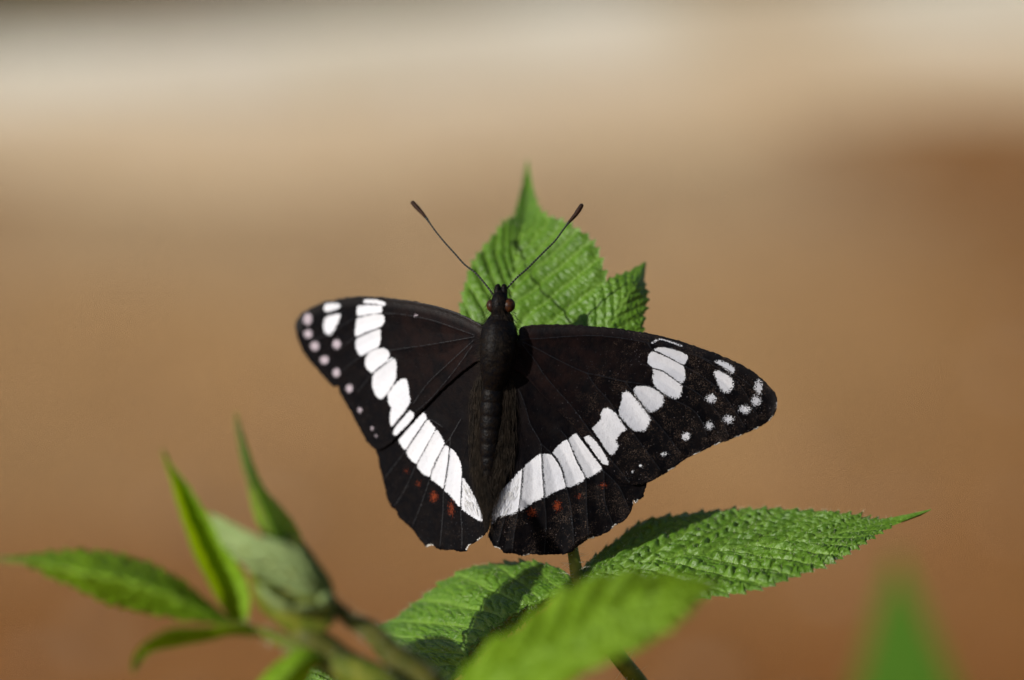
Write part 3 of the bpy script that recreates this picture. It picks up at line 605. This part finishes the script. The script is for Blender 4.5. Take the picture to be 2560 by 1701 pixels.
def wing(name, key, outline, dfun, back, spacing=3.0, label=None):
    per = np.asarray(outline, float); L = np.hypot(*(np.roll(per, -1, 0)-per).T).sum()
    nb = int(L/2.4); B = smooth_closed(outline, nb)
    # ragged scale fringe on the outline
    T = np.roll(B, -1, 0)-np.roll(B, 1, 0); Nn = np.stack([T[:, 1], -T[:, 0]], 1); Nn /= np.linalg.norm(Nn, axis=1)[:, None]+1e-9
    B = B + Nn*(rng.normal(0, .55, nb) + np.repeat(rng.normal(0, .5, nb//4+1), 4)[:nb])[:, None]
    lo, hi = B.min(0), B.max(0)
    gx_, gy_ = np.meshgrid(np.arange(lo[0], hi[0], spacing), np.arange(lo[1], hi[1], spacing*.866))
    gx_[1::2] += spacing/2
    G = np.stack([gx_.ravel(), gy_.ravel()], 1) + rng.normal(0, spacing*.08, (gx_.size, 2))
    G = G[inside(G, B)]; Bs = B[::3]
    G = G[seg_dist(G, Bs, True) > spacing*.75]
    allp = np.vstack([B, G])
    vs, es, fs, *_ = delaunay_2d_cdt([Vector((float(a), float(b))) for a, b in allp], [(i, (i+1) % nb) for i in range(nb)], [], 1, 1e-6)
    pts = np.array([(v.x, v.y) for v in vs])
    white = np.full(len(pts), -20.0)
    for poly in WHITE[key]:
        pl = smooth_closed(poly, len(poly)*5); near = (pts > pl.min(0)-20).all(1) & (pts < pl.max(0)+20).all(1)
        if near.any():
            q = pts[near]; s = seg_dist(q, pl, True)*np.where(inside(q, pl), 1, -1); white[near] = np.maximum(white[near], s)
    def blobs(L):
        v = np.full(len(pts), -20.0)
        for cx, cy, a, b, o in L:
            r = np.hypot((pts[:, 0]-cx)/a, (pts[:, 1]-cy)/b); v = np.maximum(v, np.clip((1-r)*min(a, b)+o, -20, 20))
        return v
    vein = np.full(len(pts), 30.0)
    for poly in VEIN[key]: vein = np.minimum(vein, seg_dist(pts, cat_rom(poly, len(poly)*6), False))
    bdist = seg_dist(pts, Bs, True)
    hinge = np.array([1290., 840.]) if key[0] == 'R' else np.array([1195., 840.])
    rr = np.hypot(*(pts-hinge).T)
    lim = 330 if key[0] == 'R' else 260
    brown = np.clip(1.25-rr/lim, 0, 1)*(1 if 'F' in key else .35)
    speck = np.clip(rr/360-.15, .12, 1)
    if 'H' in key: speck = np.clip((pts[:, 1]-1150)/120, .15, 1)
    if key[0] == 'L': speck *= .35
    hairy = np.zeros(len(pts))
    if 'H' in key:
        axis = 1222 + (1245-1222)*np.clip((1240-pts[:, 1])/300, 0, 1)
        hw = np.interp(pts[:, 1], [900, 1050, 1200, 1290, 1310], [80, 75, 52, 14, 0]); hairy = np.clip(1.1*(1-np.abs(pts[:, 0]-axis)/(hw+1e-6)), 0, 1)
        hairy *= np.clip((1310-pts[:, 1])/40, 0, 1)
    costa = np.zeros(len(pts)); fringe = np.full(len(pts), -9.0)
    if 'F' in key:
        cp = smooth_closed(outline, 400); topi = [k for k in range(400) if (cp[k, 1] < (860 + .26*max(0, cp[k, 0]-1300)) if key[0] == 'R' else cp[k, 1] < 815)]
        if topi: costa = np.clip(1-seg_dist(pts, cp[topi][::2], False)/26, 0, 1)
        stre = k2([(1335,240),(1400,213),(1480,235),(1565,265)]) if key[0] == 'R' else k1([(840,212),(900,212),(960,218),(1015,235)])
        sdist = 5.0-seg_dist(pts, cat_rom(stre, 24), False)
        white = np.maximum(white, sdist-(3.4 if key[0] == 'R' else 0))
    # white fringe between the vein ends on the outer margin
    FR = {'RFW': k2([(2300,720),(2250,822),(2140,905),(2005,966),(1845,1026),(1680,1098),(1485,1222)]), 'RHW': k3([(2145,738),(1975,922),(1800,1012),(1290,1148),(1065,1085)]),
          'LHW': k3([(540,1072),(838,1078),(930,1015)]), 'LFW': []}[key]
    for c in FR: fringe = np.maximum(fringe, np.minimum(9-np.hypot(*(pts-np.array(c)).T), 1.9-bdist))
    pink = blobs(PINK[key])
    if key[0] == 'R':
        white = np.maximum(white, pink-2.0); pink = np.full(len(pts), -20.0)
    rough = np.full(len(pts), 4.0)
    if key[0] == 'R': rough = 4.0 + 7*np.clip((pts[:, 0]-1500)/200, 0, 1)*np.clip((pts[:, 1]-930)/80, 0, 1) + 3*np.clip((pts[:, 0]-1730)/40, 0, 1) + 3.5*('H' in key)*np.clip((pts[:, 1]-1150)/60, 0, 1)
    d = dfun(pts[:, 0], pts[:, 1]) + back
    ridge = np.exp(-(vein/3.2)**2)*.10 + .22*np.cos(np.clip(vein, 0, 30)/30*np.pi)*.5
    if key == 'RHW': ridge = ridge + .35*np.sin((pts[:, 0]-1250)/27.0)*np.clip((pts[:, 1]-1230)/120, 0, 1)
    d = d - ridge*np.clip(bdist/10, 0, 1)
    Wd = P(pts[:, 0], pts[:, 1], d)
    A = Wd[[f[0] for f in fs]]; Bq = Wd[[f[1] for f in fs]]; Cq = Wd[[f[2] for f in fs]]
    nrm = np.cross(Bq-A, Cq-A).sum(0)
    if nrm @ (ROT @ np.array([0, 0, 1.0])) < 0: fs = [tuple(f)[::-1] for f in fs]
    o = mesh(name, Wd, fs, M_WING, fly, dict(white=white, pink=pink, red=blobs(RED[key]), vein=vein, brown=brown, speck=speck, rough=rough, fringe=fringe, costa=costa, hairy=hairy))
    md = o.modifiers.new('thickness', 'SOLIDIFY'); md.thickness = .00009; md.offset = -1
    if label: o['label'] = label
    return o
wing('forewing', 'RFW', RFW, d_right, 0.0)
wing('forewing', 'LFW', LFW, d_left, 0.0)
wing('hindwing', 'RHW', RHW, d_right, .55)
wing('hindwing', 'LHW', LHW, d_left, .55)

# body: head, thorax and abdomen in one surface
PXM = SENS/LENS/W*FOCUS
brow = np.array([(1252,719,-1.2,3),(1252,726,-1.3,11),(1251,738,-1.5,17),(1250,752,-1.8,22),(1250,765,-1.8,24),(1251,778,-1.5,23),(1252,787,-1.3,24),(1252,795,-1.3,33),(1252,800,-1.2,35),(1251,805,-1.1,33),(1250,811,-1.2,38),
  (1249,824,-1.6,44),(1247,845,-2.0,46),(1244,880,-2.2,45),(1241,912,-1.9,41),(1237,940,-1.3,35),(1234,958,-.8,28),(1232,968,-.5,25),(1231,980,-.4,27),(1229,1030,-.2,28),(1226,1080,.1,27),(1224,1130,.4,24),(1222,1180,.7,19),(1221,1215,.9,12),(1221,1236,1.1,2)])
s_len = np.concatenate([[0], np.cumsum(np.hypot(*np.diff(brow[:, :2], axis=0).T))])
ss = np.linspace(0, s_len[-1], 170); C = np.stack([np.interp(ss, s_len, brow[:, i]) for i in range(4)], 1)
for i in range(4): C[2:-2, i] = np.convolve(C[:, i], np.ones(5)/5, 'valid')
seg = np.where(C[:, 1] > 972, 3.0*np.abs(np.sin((C[:, 1]-972)/34*np.pi))**.5 - 1.8, 0)
C[:, 3] = np.maximum(C[:, 3] + seg, 1.5)
V, F = tube_geo(P(C[:, 0], C[:, 1], C[:, 2]), C[:, 3]*PXM, 36, C[:, 3]*PXM*.92)
V = V.reshape(170, 36, 3)
# grooves of the thorax plates and a rough coat
cen = V.mean(1, keepdims=True); ang = np.linspace(0, 2*np.pi, 36, endpoint=False)[None, :]; yy = C[:, 1][:, None]
top = np.sin(ang)
groove = -.05*np.exp(-((yy-(925+18*np.cos(2*ang)))/5)**2)*(top > 0) - .03*np.exp(-(np.cos(ang)/.12)**2)*((yy > 815) & (yy < 920))*(top > 0) - .03*np.exp(-((np.abs(np.cos(ang))-.62)/.08)**2)*((yy > 830) & (yy < 905))*(top > 0)
V = cen + (V-cen)*(1 + groove + rng.normal(0, .012, (170, 36)))[..., None]
body = mesh('body', V.reshape(-1, 3), F, M_BODY, fly)
# eyes
def ellipsoid(name, px, py, d, rx, ry, rz, mat, parent, tilt=0., n=16):
    c = P(px, py, d); V, F = [], []
    for i in range(n+1):
        th = math.pi*i/n
        for j in range(2*n):
            ph = math.pi*j/n; x = rx*math.sin(th)*math.cos(ph); y = ry*math.cos(th); z = rz*math.sin(th)*math.sin(ph)
            x, y = x*math.cos(tilt)-y*math.sin(tilt), x*math.sin(tilt)+y*math.cos(tilt)
            V.append(c + ROT @ (np.array([x, y, z])*PXM))
    for i in range(n):
        for j in range(2*n): F.append((i*2*n+j, i*2*n+(j+1) % (2*n), (i+1)*2*n+(j+1) % (2*n), (i+1)*2*n+j))
    return mesh(name, V, F, mat, parent)
ellipsoid('eye', 1228, 765, -1.5, 12, 16, 15, M_EYE, body, .15)
ellipsoid('eye', 1272, 764, -2.0, 16, 18, 17, M_EYE, body, -.2)
# palps: two blunt furry prongs in front of the head
for sx in (-1, 1):
    pts = cat_rom([(1251+sx*8, 752, -1.8), (1252+sx*8, 735, -1.6), (1252+sx*8, 722, -1.5), (1253+sx*7, 711, -1.3)], 14)
    V, F = tube_geo(P(pts[:, 0], pts[:, 1], pts[:, 2]), np.interp(np.linspace(0, 1, 14), [0, .5, .85, 1], [9, 9, 7, 3])*PXM, 10); mesh('palp', V, F, M_BODY, body)
# antennae with ringed shafts and clubs
c4 = lambda L: [(1000+x/3.409, 380+y/3.409) for x, y in L]
for pts, d0, d1, oy in ((c4([(880,1200),(915,1160),(1000,1070),(1080,1000),(1160,920),(1240,840),(1320,760),(1390,665),(1440,600),(1500,530),(1555,445)]), -1.6, .8, 0),
                    (c4([(825,1260),(800,1225),(720,1120),(640,1030),(550,960),(460,860),(370,760),(290,660),(220,560),(160,490),(100,425)]), -1.6, 6.5, 0)):
    n = 330; C2 = cat_rom(pts, n); t = np.linspace(0, 1, n); d = d0+(d1-d0)*t
    r = 2.05 + .34*np.sin(t*2*np.pi*46) + np.interp(t, [0, .74, .84, .93, .985, 1], [.3, 0, 2.4, 4.2, 3.4, .6])
    path = P(C2[:, 0], C2[:, 1], d); cut = int(n*.80)
    V, F = tube_geo(path[:cut+1], r[:cut+1]*PXM, 10); an = mesh('antenna', V, F, M_ANT, fly, dict(ring=np.repeat((np.arange(cut+1) % 7 < 2)*1.0, 10)))
    V, F = tube_geo(path[cut:], r[cut:]*PXM, 12); mesh('club', V, F, M_CLUB, an)
# legs reaching down to the leaf under the body
gp, gw = TG
def leaf_at(px, py):
    i = np.argmin((gp[:, 0]-px)**2+(gp[:, 1]-py)**2); return gp[i, 2]-.1
for sx, py, fx, fy in ((-1, 845, 1185, 850), (1, 845, 1320, 850), (-1, 890, 1190, 930), (1, 890, 1340, 940)):
    b = (1246+sx*22, py, .6); dl = leaf_at(fx, fy)
    kx = b[0]+(fx-b[0])*.6
    pts = [b, (kx, (py+fy)/2-4, 3.2), (fx-sx*10, fy+(6 if fy < py else -6), dl-2.0), (fx, fy, dl-.2), (fx+sx*10, fy+(-8 if fy < py else 8), dl)]
    C2 = np.array([np.array(pts[i])*(1-f)+np.array(pts[i+1])*f for i in range(4) for f in np.linspace(0, 1, 6, endpoint=False)] + [pts[-1]])
    V, F = tube_geo(P(C2[:, 0], C2[:, 1], C2[:, 2]), np.interp(np.linspace(0, 1, len(C2)), [0, .25, .5, 1], [6, 4.5, 3.2, 1.8])*PXM, 8); mesh('leg', V, F, M_BODY, fly)

# hair: thorax coat, long brown hairs along the abdomen, white tufts on the hindwing band
def fly_hair(n, region, flow, length, dfun, rad, mat, lift=.25, jit=.25, soft=False):
    st, di, ln, bn = [], [], [], []
    R_ = np.asarray(region, float); lo, hi = R_.min(0), R_.max(0)
    while len(st) < n:
        p = rng.uniform(lo, hi)
        if not inside(p[None], R_)[0] or (soft and rng.uniform() < (abs(p[0]-1230)/62.0)**1.6): continue
        f = np.array(flow(p)); f = f/np.linalg.norm(f); f = f + rng.normal(0, jit, 2)*.5
        L = rng.uniform(*length); d = dfun(*p)
        a = P(p[0], p[1], d); e = P(p[0]+f[0]*L, p[1]+f[1]*L, dfun(p[0]+f[0]*L, p[1]+f[1]*L)-lift*rng.uniform(.3, 1))
        v = e-a; Lm = np.linalg.norm(v); st.append(a); di.append(v/Lm); ln.append(Lm); bn.append(rng.normal(0, .04, 3)*Lm)
    V, F = hairs_geo(st, di, ln, rad, bn); o = mesh('hair', V, F, mat, body); o['kind'] = 'stuff'; return o
def body_d(px, py):
    k = np.interp(py, brow[:, 1], brow[:, 3]); cx = np.interp(py, brow[:, 1], brow[:, 0]); dd = np.interp(py, brow[:, 1], brow[:, 2])
    x = np.clip(abs(px-cx)/(k+1e-6), 0, 1); return dd - k*PXM*1000*.92*math.sqrt(1-x*x)*.97
fly_hair(1300, [(1232,716),(1270,716),(1297,815),(1292,900),(1270,960),(1215,960),(1198,900),(1204,815)], lambda p: ((p[0]-1248)*.6, 18), (8, 20), body_d, .000028, M_HAIRB, .35, .5)
flowL = lambda p: (np.interp(p[1], [950, 1250], [-6, 22])*.6 - 0, 60)
flowR = lambda p: (np.interp(p[1], [950, 1250], [2, -26])*.6, 60)
fly_hair(1100, [(1200,930),(1214,960),(1206,1100),(1216,1200),(1222,1290),(1205,1270),(1180,1190),(1158,1120),(1160,1030),(1185,950)], flowL, (30, 85), lambda x, y: d_left(x, y)+.3, .000032, M_HAIRB, .5, .28, True)
fly_hair(1100, [(1262,930),(1250,1000),(1250,1100),(1236,1200),(1224,1290),(1232,1260),(1262,1190),(1292,1120),(1295,1020),(1288,950)], flowR, (30, 85), lambda x, y: d_right(x, y)+.3, .000032, M_HAIRB, .5, .28, True)
fly_hair(60, k3([(1040,800),(1060,710),(1110,640),(1190,565),(1245,500),(1240,640),(1215,770),(1120,815)]), lambda p: (-26, 50), (14, 34), lambda x, y: d_right(x, y)+.45, .000028, M_HAIRW, .10, .25)
fly_hair(60, k3([(800,560),(830,600),(870,660),(905,740),(930,810),(860,800),(800,740)]), lambda p: (16, 50), (14, 30), lambda x, y: d_left(x, y)+.45, .000028, M_HAIRW, .10, .25)
